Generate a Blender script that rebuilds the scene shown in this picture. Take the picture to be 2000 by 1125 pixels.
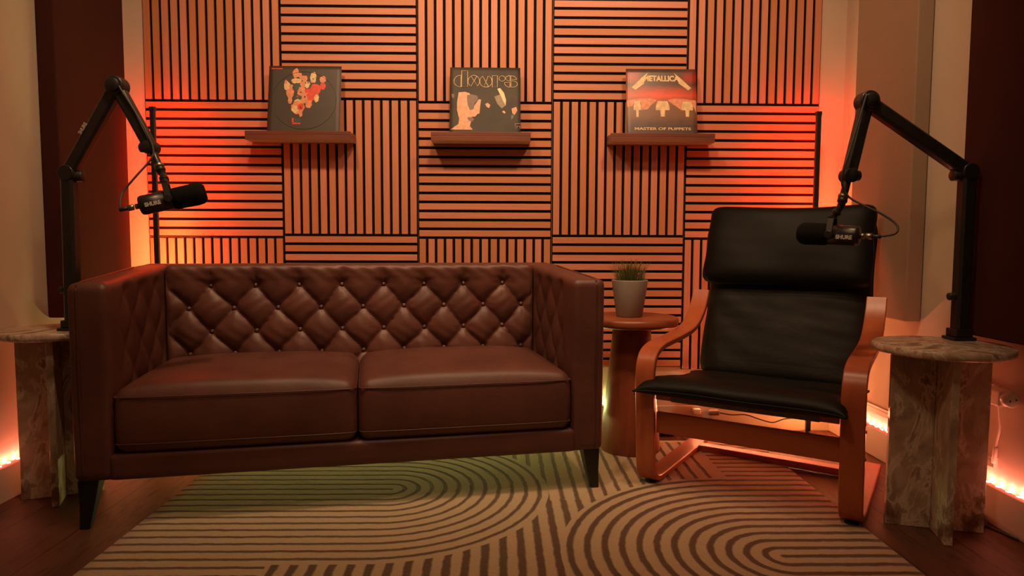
import bpy, bmesh, math, random
import numpy as np
from mathutils import Vector, Matrix
random.seed(7)
for o in list(bpy.data.objects): bpy.data.objects.remove(o)
sc = bpy.context.scene
COL = sc.collection
PI = math.pi

# ------------------------------------------------------------------ camera, world, lights, exposure
cam_d = bpy.data.cameras.new('camera'); cam = bpy.data.objects.new('camera', cam_d); COL.objects.link(cam)
cam_d.sensor_width = 36; cam_d.lens = 1320 / 2000 * 36; cam_d.clip_start = .02
TH, RO, YA, H = .07005838, .00373273, .01798144, .875
fw = Vector((math.sin(YA) * math.cos(TH), math.cos(YA) * math.cos(TH), -math.sin(TH)))
r0 = Vector((math.cos(YA), -math.sin(YA), 0)); u0 = r0.cross(fw)
rt = r0 * math.cos(RO) + u0 * math.sin(RO); up = -r0 * math.sin(RO) + u0 * math.cos(RO)
cam.matrix_world = Matrix(((rt.x, up.x, -fw.x, 0), (rt.y, up.y, -fw.y, 0), (rt.z, up.z, -fw.z, H), (0, 0, 0, 1)))
sc.camera = cam
w = bpy.data.worlds.new('world'); sc.world = w; w.use_nodes = True
w.node_tree.nodes['Background'].inputs[0].default_value = (.9, .6, .35, 1)
w.node_tree.nodes['Background'].inputs[1].default_value = .004
sc.view_settings.view_transform = 'Standard'; sc.view_settings.look = 'None'
sc.view_settings.exposure = 0.0; sc.view_settings.gamma = 1; sc.view_settings.use_curve_mapping = False

def area(name, loc, size, power, color, rot=(0, 0, 0), sy=None):
    d = bpy.data.lights.new(name, 'AREA'); d.energy = power; d.color = color; d.size = size
    if sy: d.shape = 'RECTANGLE'; d.size_y = sy
    else: d.shape = 'DISK'
    o = bpy.data.objects.new(name, d); COL.objects.link(o); o.location = loc; o.rotation_euler = rot
    return o
WARM = (1, .60, .33)
def spot(name, loc, target, power, angle, color):
    d = bpy.data.lights.new(name, 'SPOT'); d.energy = power; d.color = color; d.spot_size = math.radians(angle); d.spot_blend = .8; d.shadow_soft_size = .07
    o = bpy.data.objects.new(name, d); COL.objects.link(o); o.location = loc
    o.rotation_euler = (Vector(target) - Vector(loc)).to_track_quat('-Z', 'Y').to_euler()
for x_ in (-.75, 0, .72): spot('ceiling_spot', (x_, 1.75, 2.44), (x_ * 1.05, 3.05, 1.25), 58, 108, WARM)
area('overhead_light', (-.1, 1.0, 2.46), .3, 9, WARM)
area('overhead_light', (-.1, -.9, 2.46), .3, 2.5, WARM)  # added weak fill behind the camera, brightens faces turned towards it

# ------------------------------------------------------------------ materials
def s2l(c):
    return tuple(((v / 255) / 12.92 if v / 255 <= .04045 else ((v / 255 + .055) / 1.055) ** 2.4) for v in c)
class NT:
    def __init__(s, m): s.t = m.node_tree; s.n = s.t.nodes; s.l = s.t.links
    def node(s, kind, **kw):
        n = s.n.new(kind)
        for k, v in kw.items(): setattr(n, k, v)
        return n
    def put(s, sock, v):
        if isinstance(v, bpy.types.NodeSocket): s.l.new(v, sock)
        else: sock.default_value = v
    def m(s, op, a, b=0., c=0., clamp=False):
        n = s.n.new('ShaderNodeMath'); n.operation = op; n.use_clamp = clamp
        s.put(n.inputs[0], a); s.put(n.inputs[1], b)
        if op in ('MULTIPLY_ADD', 'WRAP', 'COMPARE', 'SMOOTH_MIN'): s.put(n.inputs[2], c)
        return n.outputs[0]
    def mix(s, f, a, b):
        n = s.n.new('ShaderNodeMix'); n.data_type = 'RGBA'
        s.put(n.inputs[0], f)
        for k, v in ((6, a), (7, b)):
            s.put(n.inputs[k], v if isinstance(v, bpy.types.NodeSocket) else (*v[:3], 1))
        return n.outputs[2]
    def obj(s, scale=(1, 1, 1)):
        c = s.n.new('ShaderNodeTexCoord'); mp = s.n.new('ShaderNodeMapping'); mp.inputs['Scale'].default_value = scale
        s.l.new(c.outputs['Object'], mp.inputs[0]); return mp.outputs[0]
    def noise(s, vec, scale, detail=4, rough=.55, dist=0):
        n = s.n.new('ShaderNodeTexNoise'); s.l.new(vec, n.inputs['Vector']); n.inputs['Scale'].default_value = scale
        n.inputs['Detail'].default_value = detail; n.inputs['Roughness'].default_value = rough; n.inputs['Distortion'].default_value = dist
        return n.outputs[0]
    def ramp(s, f, lo, hi):
        n = s.n.new('ShaderNodeMapRange'); s.put(n.inputs[0], f); n.inputs[1].default_value = lo; n.inputs[2].default_value = hi
        return n.outputs[0]
    def bump(s, h, strength, dist, normal=None):
        n = s.n.new('ShaderNodeBump'); n.inputs['Strength'].default_value = strength; n.inputs['Distance'].default_value = dist
        s.l.new(h, n.inputs['Height'])
        if normal: s.l.new(normal, n.inputs['Normal'])
        return n.outputs[0]
def base(name, col=(.5, .5, .5), rough=.6, metal=0., spec=.5, sheen=0.):
    m = bpy.data.materials.new(name); m.use_nodes = True
    b = m.node_tree.nodes['Principled BSDF']
    b.inputs['Base Color'].default_value = (*col, 1); b.inputs['Roughness'].default_value = rough
    b.inputs['Metallic'].default_value = metal; b.inputs['Specular IOR Level'].default_value = spec
    b.inputs['Sheen Weight'].default_value = sheen
    return m, NT(m), b
def noisy(name, c1, c2, scale, rough=.6, stretch=(1, 1, 1), bump=.1, bscale=None, bdist=.002, metal=0., spec=.5, lo=.35, hi=.65, detail=4, sheen=0., dist=0):
    m, t, b = base(name, c1, rough, metal, spec, sheen)
    v = t.obj(stretch); n = t.noise(v, scale, detail, dist=dist)
    t.l.new(t.mix(t.ramp(n, lo, hi), c1, c2), b.inputs['Base Color'])
    if bump:
        n2 = t.noise(v, bscale or scale * 4, 5)
        t.l.new(t.bump(n2, bump, bdist), b.inputs['Normal'])
    return m
M = {}
M['wall'] = noisy('wall_paint', s2l((196, 180, 160)), s2l((189, 173, 153)), 3, .85, bump=.08, bscale=120, bdist=.001)
M['trim'] = noisy('trim_paint', s2l((208, 200, 186)), s2l((200, 190, 176)), 5, .5, bump=.02)
M['felt'] = noisy('black_felt', (.006, .005, .005), (.012, .010, .009), 200, .95, bump=.3, bscale=600, spec=.1)
M['black_plastic'] = noisy('black_plastic', (.012, .012, .012), (.018, .017, .016), 60, .42, bump=.03, bscale=500)
M['black_metal'] = noisy('black_metal', (.014, .013, .013), (.02, .019, .018), 40, .35, bump=.02, bscale=400)
M['foam'] = noisy('black_foam', (.006, .006, .006), (.012, .012, .011), 200, .95, bump=.6, bscale=500, bdist=.002, spec=.1)
M['rubber'] = noisy('rubber', (.01, .01, .01), (.015, .015, .015), 50, .8)
M['cable'] = noisy('grey_cable', (.05, .048, .045), (.07, .065, .06), 80, .5)
M['chrome'] = noisy('brushed_nickel', (.36, .33, .29), (.28, .26, .23), 80, .35, metal=1)
M['white_plastic'] = noisy('white_plastic', s2l((225, 215, 200)), s2l((218, 208, 192)), 20, .4, bump=0)
M['label'] = noisy('pale_label', s2l((190, 188, 180)), s2l((205, 202, 195)), 200, .5, bump=0)
M['leg_black'] = noisy('black_wood', (.010, .009, .009), (.016, .014, .013), 30, .45, stretch=(1, 1, .1))
M['fabric_beige'] = noisy('beige_fabric', s2l((150, 128, 108)), s2l((142, 120, 100)), 300, .95, bump=.3, bscale=700, bdist=.001, spec=.1)
M['fabric_brown'] = noisy('dark_brown_fabric', s2l((66, 34, 28)), s2l((60, 30, 25)), 300, .95, bump=.3, bscale=700, bdist=.001, spec=.1)
M['pot'] = noisy('pot_glaze', s2l((150, 140, 130)), s2l((140, 130, 121)), 12, .55, bump=.05)
M['soil'] = noisy('soil', (.02, .014, .01), (.05, .035, .02), 90, .95, bump=.8, bscale=150, bdist=.004)
M['sleeve_edge'] = noisy('card_edge', s2l((150, 125, 100)), s2l((120, 98, 80)), 60, .8, stretch=(1, 1, 8))
M['webbing'] = noisy('grey_webbing', s2l((120, 112, 105)), s2l((100, 92, 86)), 150, .9, bump=.3)

def slat_mat(name, horizontal):
    m, t, b = base(name, rough=.5, spec=.35)
    c = t.obj((1, 1, 1)); sep = t.node('ShaderNodeSeparateXYZ'); t.l.new(c, sep.inputs[0])
    ax = sep.outputs[2] if horizontal else sep.outputs[0]
    idx = t.m('FLOOR', t.m('DIVIDE', ax, .04))
    info = t.node('ShaderNodeObjectInfo')
    wn = t.node('ShaderNodeTexWhiteNoise'); wn.noise_dimensions = '2D'
    cb = t.node('ShaderNodeCombineXYZ'); t.l.new(idx, cb.inputs[0]); t.l.new(info.outputs['Random'], cb.inputs[1]); t.l.new(cb.outputs[0], wn.inputs['Vector'])
    mp = t.node('ShaderNodeMapping'); t.l.new(c, mp.inputs[0]); mp.inputs['Scale'].default_value = (1.5, 1, 40) if horizontal else (40, 1, 1.5)
    off = t.node('ShaderNodeVectorMath'); off.operation = 'ADD'; t.l.new(mp.outputs[0], off.inputs[0]); t.l.new(wn.outputs[1], off.inputs[1])
    n1 = t.noise(off.outputs[0], 3, 6, .6, .4)
    col = t.mix(wn.outputs[0], s2l((205, 136, 114)), s2l((188, 122, 84)))
    col = t.mix(t.m('MULTIPLY', t.ramp(n1, .35, .75), .42), col, s2l((160, 100, 60)))
    t.l.new(col, b.inputs['Base Color']); t.l.new(t.bump(n1, .12, .001), b.inputs['Normal'])
    return m
M['slat_h'] = slat_mat('slat_wood_horizontal', True); M['slat_v'] = slat_mat('slat_wood_vertical', False)

def wood(name, c1, c2, axis='y', rough=.4, scale=6, spec=.5):
    st = {'x': (.12, 1, 1), 'y': (1, .12, 1), 'z': (1, 1, .12)}[axis]
    return noisy(name, c1, c2, scale * 4, rough, stretch=st, bump=.06, bscale=scale * 14, bdist=.001, spec=spec, lo=.3, hi=.75, detail=6, dist=.8)
M['shelf_wood'] = wood('shelf_walnut', s2l((122, 68, 48)), s2l((100, 52, 36)), 'x', .45)
M['poang_wood'] = wood('bentwood_veneer', s2l((186, 100, 62)), s2l((166, 82, 48)), 'z', .35)
M['poang_wood_y'] = wood('bentwood_veneer_runner', s2l((186, 100, 62)), s2l((166, 82, 48)), 'y', .35)
M['poang_wood_x'] = wood('bentwood_veneer_rail', s2l((186, 100, 62)), s2l((166, 82, 48)), 'x', .38)
M['table_wood'] = wood('side_table_wood', s2l((142, 74, 44)), s2l((118, 58, 34)), 'z', .42)
M['table_wood_top'] = wood('side_table_top_wood', s2l((150, 80, 48)), s2l((122, 62, 36)), 'x', .38)

def floor_mat():
    m, t, b = base('oak_plank_floor', rough=.38, spec=.5)
    c = t.obj(); sep = t.node('ShaderNodeSeparateXYZ'); t.l.new(c, sep.inputs[0])
    x = t.m('ADD', sep.outputs[0], 1.27); y = sep.outputs[1]
    W = .2179
    ix = t.m('FLOOR', t.m('DIVIDE', x, W)); fx = t.m('FRACT', t.m('DIVIDE', x, W))
    r = t.node('ShaderNodeTexWhiteNoise'); r.noise_dimensions = '1D'; t.l.new(ix, r.inputs['W'])
    yy = t.m('DIVIDE', t.m('ADD', y, t.m('MULTIPLY', r.outputs[0], 1.9)), 1.9)
    iy = t.m('FLOOR', yy); fy = t.m('FRACT', yy)
    cb = t.node('ShaderNodeCombineXYZ'); t.l.new(ix, cb.inputs[0]); t.l.new(iy, cb.inputs[1])
    wn = t.node('ShaderNodeTexWhiteNoise'); wn.noise_dimensions = '2D'; t.l.new(cb.outputs[0], wn.inputs['Vector'])
    vm = t.node('ShaderNodeVectorMath'); vm.operation = 'MULTIPLY_ADD'; t.l.new(wn.outputs[1], vm.inputs[0]); vm.inputs[1].default_value = (9, 9, 9)
    sc_ = t.node('ShaderNodeVectorMath'); sc_.operation = 'MULTIPLY'; t.l.new(c, sc_.inputs[0]); sc_.inputs[1].default_value = (7, .9, 1); t.l.new(sc_.outputs[0], vm.inputs[2])
    n = t.noise(vm.outputs[0], 1.3, 3, .5, .4)
    rings = t.m('SINE', t.m('MULTIPLY', n, 75)); fine = t.noise(vm.outputs[0], 14, 5, .65)
    grain = t.m('MULTIPLY', t.ramp(rings, .2, 1.0), t.ramp(fine, .3, .7))
    col = t.mix(wn.outputs[0], s2l((98, 60, 44)), s2l((80, 48, 36)))
    col = t.mix(t.m('MULTIPLY', grain, .85), col, s2l((44, 24, 18)))
    ex = t.m('MINIMUM', fx, t.m('SUBTRACT', 1, fx)); ey = t.m('MINIMUM', fy, t.m('SUBTRACT', 1, fy))
    gap = t.m('MAXIMUM', t.m('LESS_THAN', ex, .008), t.m('LESS_THAN', ey, .0008))
    col = t.mix(gap, col, (.012, .006, .004))
    t.l.new(col, b.inputs['Base Color'])
    h = t.m('SUBTRACT', t.m('MULTIPLY', grain, -.3), gap)
    t.l.new(t.bump(h, .35, .001), b.inputs['Normal'])
    t.l.new(t.m('ADD', .46, t.m('MULTIPLY', fine, .18)), b.inputs['Roughness'])
    return m
M['floor'] = floor_mat()

def rug_mat():
    m, t, b = base('carved_arch_rug', rough=.95, spec=.1, sheen=.25)
    c = t.obj(); nz = t.node('ShaderNodeTexNoise'); t.l.new(c, nz.inputs[0]); nz.inputs['Scale'].default_value = 28; nz.inputs['Detail'].default_value = 5
    vm = t.node('ShaderNodeVectorMath'); vm.operation = 'MULTIPLY_ADD'; t.l.new(nz.outputs['Color'], vm.inputs[0]); vm.inputs[1].default_value = (.010, .010, 0); t.l.new(c, vm.inputs[2])
    sep = t.node('ShaderNodeSeparateXYZ'); t.l.new(vm.outputs[0], sep.inputs[0])
    X = t.m('SUBTRACT', sep.outputs[0], .005); Y = t.m('SUBTRACT', sep.outputs[1], .005)
    def band(d, p, wd, off=0.):       # 1 on the dark line
        f = t.m('FRACT', t.m('ADD', t.m('DIVIDE', d, p), .5 + off))
        a = t.m('ABSOLUTE', t.m('SUBTRACT', f, .5))
        return t.m('SUBTRACT', 1, t.ramp(a, wd / p / 2 - .05, wd / p / 2 + .05))
    def arch(cx, cy, sgn):
        dx = t.m('MAXIMUM', t.m('MULTIPLY', t.m('SUBTRACT', X, cx), sgn), 0.); dy = t.m('SUBTRACT', Y, cy)
        return t.m('SQRT', t.m('ADD', t.m('MULTIPLY', dx, dx), t.m('MULTIPLY', dy, dy)))
    dA = arch(-.375, 2.30, 1); dB = arch(.785, 1.79, -1)
    sA = band(dA, .0468, .013); sB = band(dB, .049, .018)
    sV = band(t.m('SUBTRACT', X, .011), .0505, .021)
    sVt = band(t.m('SUBTRACT', X, .011), .0505, .014)
    sH = band(t.m('SUBTRACT', Y, 2.425), .0475, .015)
    sX = band(dA, .0468, .013)
    up_ = t.m('GREATER_THAN', Y, 2.20)
    V = t.m('ADD', t.m('MULTIPLY', sVt, up_), t.m('MULTIPLY', sV, t.m('SUBTRACT', 1, up_)))
    def sel(cond, a, bb): return t.m('ADD', t.m('MULTIPLY', a, cond), t.m('MULTIPLY', bb, t.m('SUBTRACT', 1, cond)))
    V = sel(t.m('LESS_THAN', X, -.62), sX, V)
    right = t.m('GREATER_THAN', X, .83)
    V = sel(right, sH, V)
    V = t.m('MULTIPLY', V, t.m('MULTIPLY', t.m('LESS_THAN', Y, 2.85), t.m('GREATER_THAN', t.m('ABSOLUTE', t.m('SUBTRACT', X, .815)), .018)))
    V = t.m('MULTIPLY', V, t.m('MULTIPLY', t.m('GREATER_THAN', dA, .545), t.m('GREATER_THAN', dB, .615)))
    mA = t.m('LESS_THAN', dA, .0468 * 11 + .008); mB = t.m('LESS_THAN', dB, .049 * 12 + .012)
    mask = t.m('ADD', t.m('ADD', t.m('MULTIPLY', sA, mA), t.m('MULTIPLY', sB, mB)), V, clamp=True)
    fz = t.noise(t.obj(), 240, 5, .7); fz2 = t.noise(t.obj((1, 3, 1)), 40, 3)
    light = t.mix(t.ramp(fz, .3, .7), s2l((206, 180, 150)), s2l((184, 157, 128)))
    dark = t.mix(t.ramp(fz, .3, .7), s2l((116, 80, 64)), s2l((86, 58, 48)))
    t.l.new(t.mix(mask, light, dark), b.inputs['Base Color'])
    h = t.m('ADD', t.m('MULTIPLY', mask, -1.0), t.m('ADD', t.m('MULTIPLY', fz, .35), t.m('MULTIPLY', fz2, .4)))
    t.l.new(t.bump(h, .9, .005), b.inputs['Normal'])
    return m
M['rug'] = rug_mat()

def leather(name, c1, c2, rough=.42, wr=9, wdist=.006, wst=.35, spec=.5):
    m, t, b = base(name, c1, rough, spec=spec)
    v = t.obj(); n = t.noise(v, 5, 4); g = t.noise(v, 260, 4, .6); wv = t.noise(t.obj((1, 1, 1.6)), wr, 4, .55, .7)
    t.l.new(t.mix(t.ramp(n, .35, .7), c1, c2), b.inputs['Base Color'])
    b1 = t.bump(g, .12, .0006); t.l.new(t.bump(wv, wst, wdist, b1), b.inputs['Normal'])
    t.l.new(t.m('ADD', rough - .06, t.m('MULTIPLY', n, .14)), b.inputs['Roughness'])
    return m
M['leather'] = leather('brown_leather', s2l((104, 64, 54)), s2l((86, 50, 42)), .46, 7, .008, .25)
M['leather_dark'] = leather('brown_leather_button', s2l((92, 56, 47)), s2l((78, 46, 38)), .36, 30, .001, .1)
M['black_leather'] = leather('black_leather', s2l((24, 22, 18)), s2l((17, 16, 13)), .5, 5, .008, .3, spec=.18)
M['black_leather_smooth'] = leather('black_leather_smooth', s2l((17, 15, 13)), s2l((12, 11, 9)), .5, 4, .003, .12, spec=.13)

def marble(name):
    m, t, b = base(name, rough=.32)
    v = t.obj((1, 1, .6)); n = t.noise(v, 5, 7, .65, 2.2); n2 = t.noise(v, 14, 6, .7, 1.2)
    vein = t.m('ABSOLUTE', t.m('SUBTRACT', n, .5)); vm = t.m('SUBTRACT', 1, t.ramp(vein, 0, .045))
    col = t.mix(t.ramp(n2, .35, .65), s2l((196, 178, 156)), s2l((158, 134, 114)))
    col = t.mix(t.ramp(n, .5, .66), col, s2l((118, 82, 66)))
    col = t.mix(t.m('MULTIPLY', vm, .85), col, s2l((226, 210, 188)))
    t.l.new(col, b.inputs['Base Color'])
    return m
M['marble'] = marble('brown_marble')

def grass_mat():
    m, t, b = base('grass_blade', rough=.5)
    sep = t.node('ShaderNodeSeparateXYZ'); t.l.new(t.obj(), sep.inputs[0])
    t.l.new(t.mix(t.ramp(sep.outputs[2], .12, .23), s2l((58, 74, 30)), s2l((120, 112, 60))), b.inputs['Base Color'])
    return m
M['grass'] = grass_mat()

def emis(name, col, strength, zramp=None):
    m = bpy.data.materials.new(name); m.use_nodes = True; t = NT(m); t.n.clear()
    e = t.node('ShaderNodeEmission'); o = t.node('ShaderNodeOutputMaterial'); t.l.new(e.outputs[0], o.inputs[0])
    e.inputs[0].default_value = (*col, 1); e.inputs[1].default_value = strength
    if zramp:
        sep = t.node('ShaderNodeSeparateXYZ'); t.l.new(t.obj(), sep.inputs[0])
        t.l.new(t.mix(t.ramp(sep.outputs[2], zramp[0], zramp[1]), zramp[2], zramp[3]), e.inputs[0])
    return m
M['tube_glow'] = emis('tube_light_diffuser', (1, .1, .02), 92, (.66, 1.12, (1.9, .52, .14), (2.6, .040, .014)))
M['strip_pink'] = emis('strip_glow_pink', (1, .09, .05), 2.5)
M['led_pink'] = emis('diode_glow_pink', (1, .22, .14), 470)
M['led_red'] = emis('diode_glow_red', (1, .27, .12), 1700)
M['strip_red'] = emis('strip_glow_red', (1, .10, .035), 3)
M['strip_green'] = emis('strip_glow_green', (.45, .62, .10), 5)
M['led_green'] = emis('diode_glow_green', (.58, .62, .20), 1500)

# ------------------------------------------------------------------ mesh helpers
def mesh_obj(name, verts, faces, mat, parent=None, smooth=True, loc=None, rot=None):
    me = bpy.data.meshes.new(name); me.from_pydata([tuple(map(float, v)) for v in verts], [], [tuple(int(i) for i in f) for f in faces]); me.update()
    o = bpy.data.objects.new(name, me); COL.objects.link(o)
    for mm in (mat if isinstance(mat, (list, tuple)) else [mat]): me.materials.append(mm)
    if smooth: me.polygons.foreach_set('use_smooth', [True] * len(me.polygons))
    if parent: o.parent = parent
    if loc is not None: o.location = loc
    if rot is not None: o.rotation_euler = rot
    return o
class MB:
    def __init__(s): s.v = []; s.f = []
    def add(s, v, f):
        k = len(s.v); s.v += [tuple(p) for p in v]; s.f += [tuple(i + k for i in q) for q in f]
        return s
    def build(s, name, mat, parent=None, smooth=False, **kw): return mesh_obj(name, s.v, s.f, mat, parent, smooth, **kw)
def box(a, b):
    x0, y0, z0 = a; x1, y1, z1 = b
    v = [(x0, y0, z0), (x1, y0, z0), (x1, y1, z0), (x0, y1, z0), (x0, y0, z1), (x1, y0, z1), (x1, y1, z1), (x0, y1, z1)]
    return v, [(0, 3, 2, 1), (4, 5, 6, 7), (0, 1, 5, 4), (1, 2, 6, 5), (2, 3, 7, 6), (3, 0, 4, 7)]
def bevel(o, w_, seg=2):
    md = o.modifiers.new('bevel', 'BEVEL'); md.width = w_; md.segments = seg; md.limit_method = 'ANGLE'; md.angle_limit = math.radians(40)
    return o
def rbox(a, b, r, res, fn=None):
    """rounded box with dense quads; fn(P0, P) may move the points"""
    a = np.array(a, float); b = np.array(b, float); n = np.maximum(2, np.ceil((b - a) / res).astype(int))
    idx = {}; V = []; F = []
    def vid(k):
        if k not in idx: idx[k] = len(V); V.append([a[i] + (b[i] - a[i]) * k[i] / n[i] for i in range(3)])
        return idx[k]
    for ax in range(3):
        u, w_ = [(1, 2), (2, 0), (0, 1)][ax]
        for side in (0, n[ax]):
            for i in range(n[u]):
                for j in range(n[w_]):
                    q = []
                    for di, dj in ((0, 0), (1, 0), (1, 1), (0, 1)):
                        k = [0, 0, 0]; k[ax] = int(side); k[u] = i + di; k[w_] = j + dj; q.append(vid(tuple(k)))
                    F.append(q if side else q[::-1])
    P0 = np.array(V); q = np.clip(P0, a + r, b - r); d = P0 - q; L = np.linalg.norm(d, axis=1, keepdims=True)
    P = q + d / np.maximum(L, 1e-9) * r
    if fn is not None: P = fn(P0, P)
    return P, F
def sweep(path, prof, closed_prof=True, cap=True, frames=None):
    """path: Nx3, prof: list of (a,b) in frame (side, normal); frames: (side, normal) function"""
    path = [Vector(p) for p in path]; V = []; F = []; n = len(prof); N = len(path)
    for i, p in enumerate(path):
        s, nn = frames(i, path)
        for a_, b_ in (prof[i] if isinstance(prof[0][0], (list, tuple)) else prof): V.append(p + s * a_ + nn * b_)
    n = len(V) // N
    for i in range(N - 1):
        for j in range(n if closed_prof else n - 1):
            k = (j + 1) % n; F.append((i * n + j, i * n + k, (i + 1) * n + k, (i + 1) * n + j))
    if cap: F.append(tuple(range(n))[::-1]); F.append(tuple(range((N - 1) * n, N * n)))
    return V, F
def smooth_path(pts, per=8, closed=False):
    P = [Vector(p) for p in pts]; out = []; N = len(P)
    for i in range(N - (0 if closed else 1)):
        g = (lambda k: P[k % N]) if closed else (lambda k: P[min(max(k, 0), N - 1)])
        p0, p1, p2, p3 = g(i - 1), g(i), g(i + 1), g(i + 2)
        for j in range(per):
            t = j / per
            out.append(.5 * ((2 * p1) + (p2 - p0) * t + (2 * p0 - 5 * p1 + 4 * p2 - p3) * t * t + (3 * p1 - p0 - 3 * p2 + p3) * t ** 3))
    if not closed: out.append(P[-1])
    return out
def tube(pts, r, n=10, per=6, smooth=True):
    path = smooth_path(pts, per) if smooth else [Vector(p) for p in pts]
    rr = r if callable(r) else (lambda t: r)
    fr = []; prev = None
    for i in range(len(path)):
        tg = (path[min(i + 1, len(path) - 1)] - path[max(i - 1, 0)]).normalized()
        if prev is None: s = tg.orthogonal().normalized()
        else: s = (prev - tg * prev.dot(tg)).normalized()
        prev = s; fr.append((s, tg.cross(s)))
    V = []; F = []
    for i, p in enumerate(path):
        R = rr(i / (len(path) - 1))
        for j in range(n):
            a_ = 2 * PI * j / n; V.append(p + fr[i][0] * R * math.cos(a_) + fr[i][1] * R * math.sin(a_))
    for i in range(len(path) - 1):
        for j in range(n):
            k = (j + 1) % n; F.append((i * n + j, i * n + k, (i + 1) * n + k, (i + 1) * n + j))
    F.append(tuple(range(n))[::-1]); F.append(tuple(range((len(path) - 1) * n, len(path) * n)))
    return V, F
def lathe(prof, n=48, c=(0, 0, 0), A=None):
    """prof: (r, z); A maps local z-axis solid to another direction"""
    V = []; F = []
    for r, z in prof:
        for j in range(n):
            a_ = 2 * PI * j / n; V.append(Vector((r * math.cos(a_), r * math.sin(a_), z)))
    for i in range(len(prof) - 1):
        for j in range(n):
            k = (j + 1) % n; F.append((i * n + j, i * n + k, (i + 1) * n + k, (i + 1) * n + j))
    F.append(tuple(range(n))[::-1]); F.append(tuple(range((len(prof) - 1) * n, len(prof) * n)))
    R = A or Matrix.Identity(3); c = Vector(c)
    return [R @ v + c for v in V], F
def axis_to(d): return Vector((0, 0, 1)).rotation_difference(Vector(d).normalized()).to_matrix()
def cyl(p, q, r, n=24, ch=.12):
    p = Vector(p); q = Vector(q); L = (q - p).length; e = min(r * ch, L * .3)
    return lathe([(r - e, 0), (r, e), (r, L - e), (r - e, L)], n, p, axis_to(q - p))
def bar(p, q, w_, h, side=(0, 1, 0)):
    """box beam between p and q, w_ across along 'side', h the other way"""
    p = Vector(p); q = Vector(q); t = (q - p).normalized(); s = Vector(side); s = (s - t * s.dot(t)).normalized(); n = t.cross(s)
    V = []
    e = min(w_, h) * .18
    prof = [(-w_/2 + e, -h/2), (w_/2 - e, -h/2), (w_/2, -h/2 + e), (w_/2, h/2 - e), (w_/2 - e, h/2), (-w_/2 + e, h/2), (-w_/2, h/2 - e), (-w_/2, -h/2 + e)]
    return sweep([p, q], prof, frames=lambda i, pa: (s, n))
def thing(name, label, cat, loc=(0, 0, 0), rz=0., group=None):
    o = bpy.data.objects.new(name, None); COL.objects.link(o); o.empty_display_size = .1
    o.location = loc; o.rotation_euler = (0, 0, rz); o['label'] = label; o['category'] = cat
    if group: o['group'] = group
    return o
def tag(o, label, cat, group=None):
    o['label'] = label; o['category'] = cat
    if group: o['group'] = group
    return o
def struct(o): o['kind'] = 'structure'; return o
def copy_part(o, parent):
    c = o.copy(); COL.objects.link(c); c.parent = parent; return c
def text_mesh(name, s, mat, parent, size, loc, rot, extrude=.0004, offset=0., shear=0., width=None, align='CENTER', hollow=0.):
    cu = bpy.data.curves.new(name, 'FONT'); cu.body = s; cu.size = size; cu.extrude = extrude; cu.offset = offset; cu.shear = shear
    cu.align_x = align; cu.align_y = 'CENTER'
    if hollow: cu.fill_mode = 'NONE'; cu.extrude = 0; cu.bevel_depth = hollow; cu.bevel_resolution = 1
    to = bpy.data.objects.new('tmp', cu); COL.objects.link(to)
    dg = bpy.context.evaluated_depsgraph_get(); me = bpy.data.meshes.new_from_object(to.evaluated_get(dg))
    bpy.data.objects.remove(to); bpy.data.curves.remove(cu)
    if width:
        xs = [v.co.x for v in me.vertices]; k = width / (max(xs) - min(xs))
        for v in me.vertices: v.co.x *= k
    me.materials.clear(); me.materials.append(mat)
    o = bpy.data.objects.new(name, me); COL.objects.link(o); o.parent = parent; o.location = loc; o.rotation_euler = rot
    return o

# ------------------------------------------------------------------ room shell
XL, XR, YB, YF, ZC = -1.662, 1.548, 3.07, -2.2, 2.5
def shell(name, a, b, mat):
    m = MB(); m.add(*box(a, b)); return struct(m.build(name, mat))
shell('floor', (XL - .1, YF - .1, -.05), (XR + .1, YB + .1, 0), M['floor'])
shell('ceiling', (XL - .1, YF - .1, ZC), (XR + .1, YB + .1, ZC + .05), M['wall'])
shell('wall_back', (XL - .1, YB, 0), (XR + .1, YB + .1, ZC), M['wall'])
shell('wall_left', (XL - .1, YF, 0), (XL, YB, ZC), M['wall'])
shell('wall_right', (XR, YF, 0), (XR + .1, YB, ZC), M['wall'])
shell('wall_front', (XL - .1, YF - .1, 0), (XR + .1, YF, ZC), M['wall'])
BH = .118
for nm, a, b in (('baseboard_left', (XL, YF, 0), (XL + .020, YB, BH)), ('baseboard_right', (XR - .020, YF, 0), (XR, YB, BH)),
                 ('baseboard_back', (XL + .014, YB - .014, 0), (XR - .014, YB, BH))):
    bevel(shell(nm, a, b, M['trim']), .003)
# cable trunking low on the right wall
m = MB(); m.add(*box((XR - .013, 2.03, .176), (XR, YB - .002, .196))); m.add(*box((XR - .010, 2.03, .196), (XR, YB - .002, .206)))
tk = m.build('cable_trunking', M['trim']); tag(tk, 'long white cable trunking running along the right wall above the light strip', 'trunking')

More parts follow.
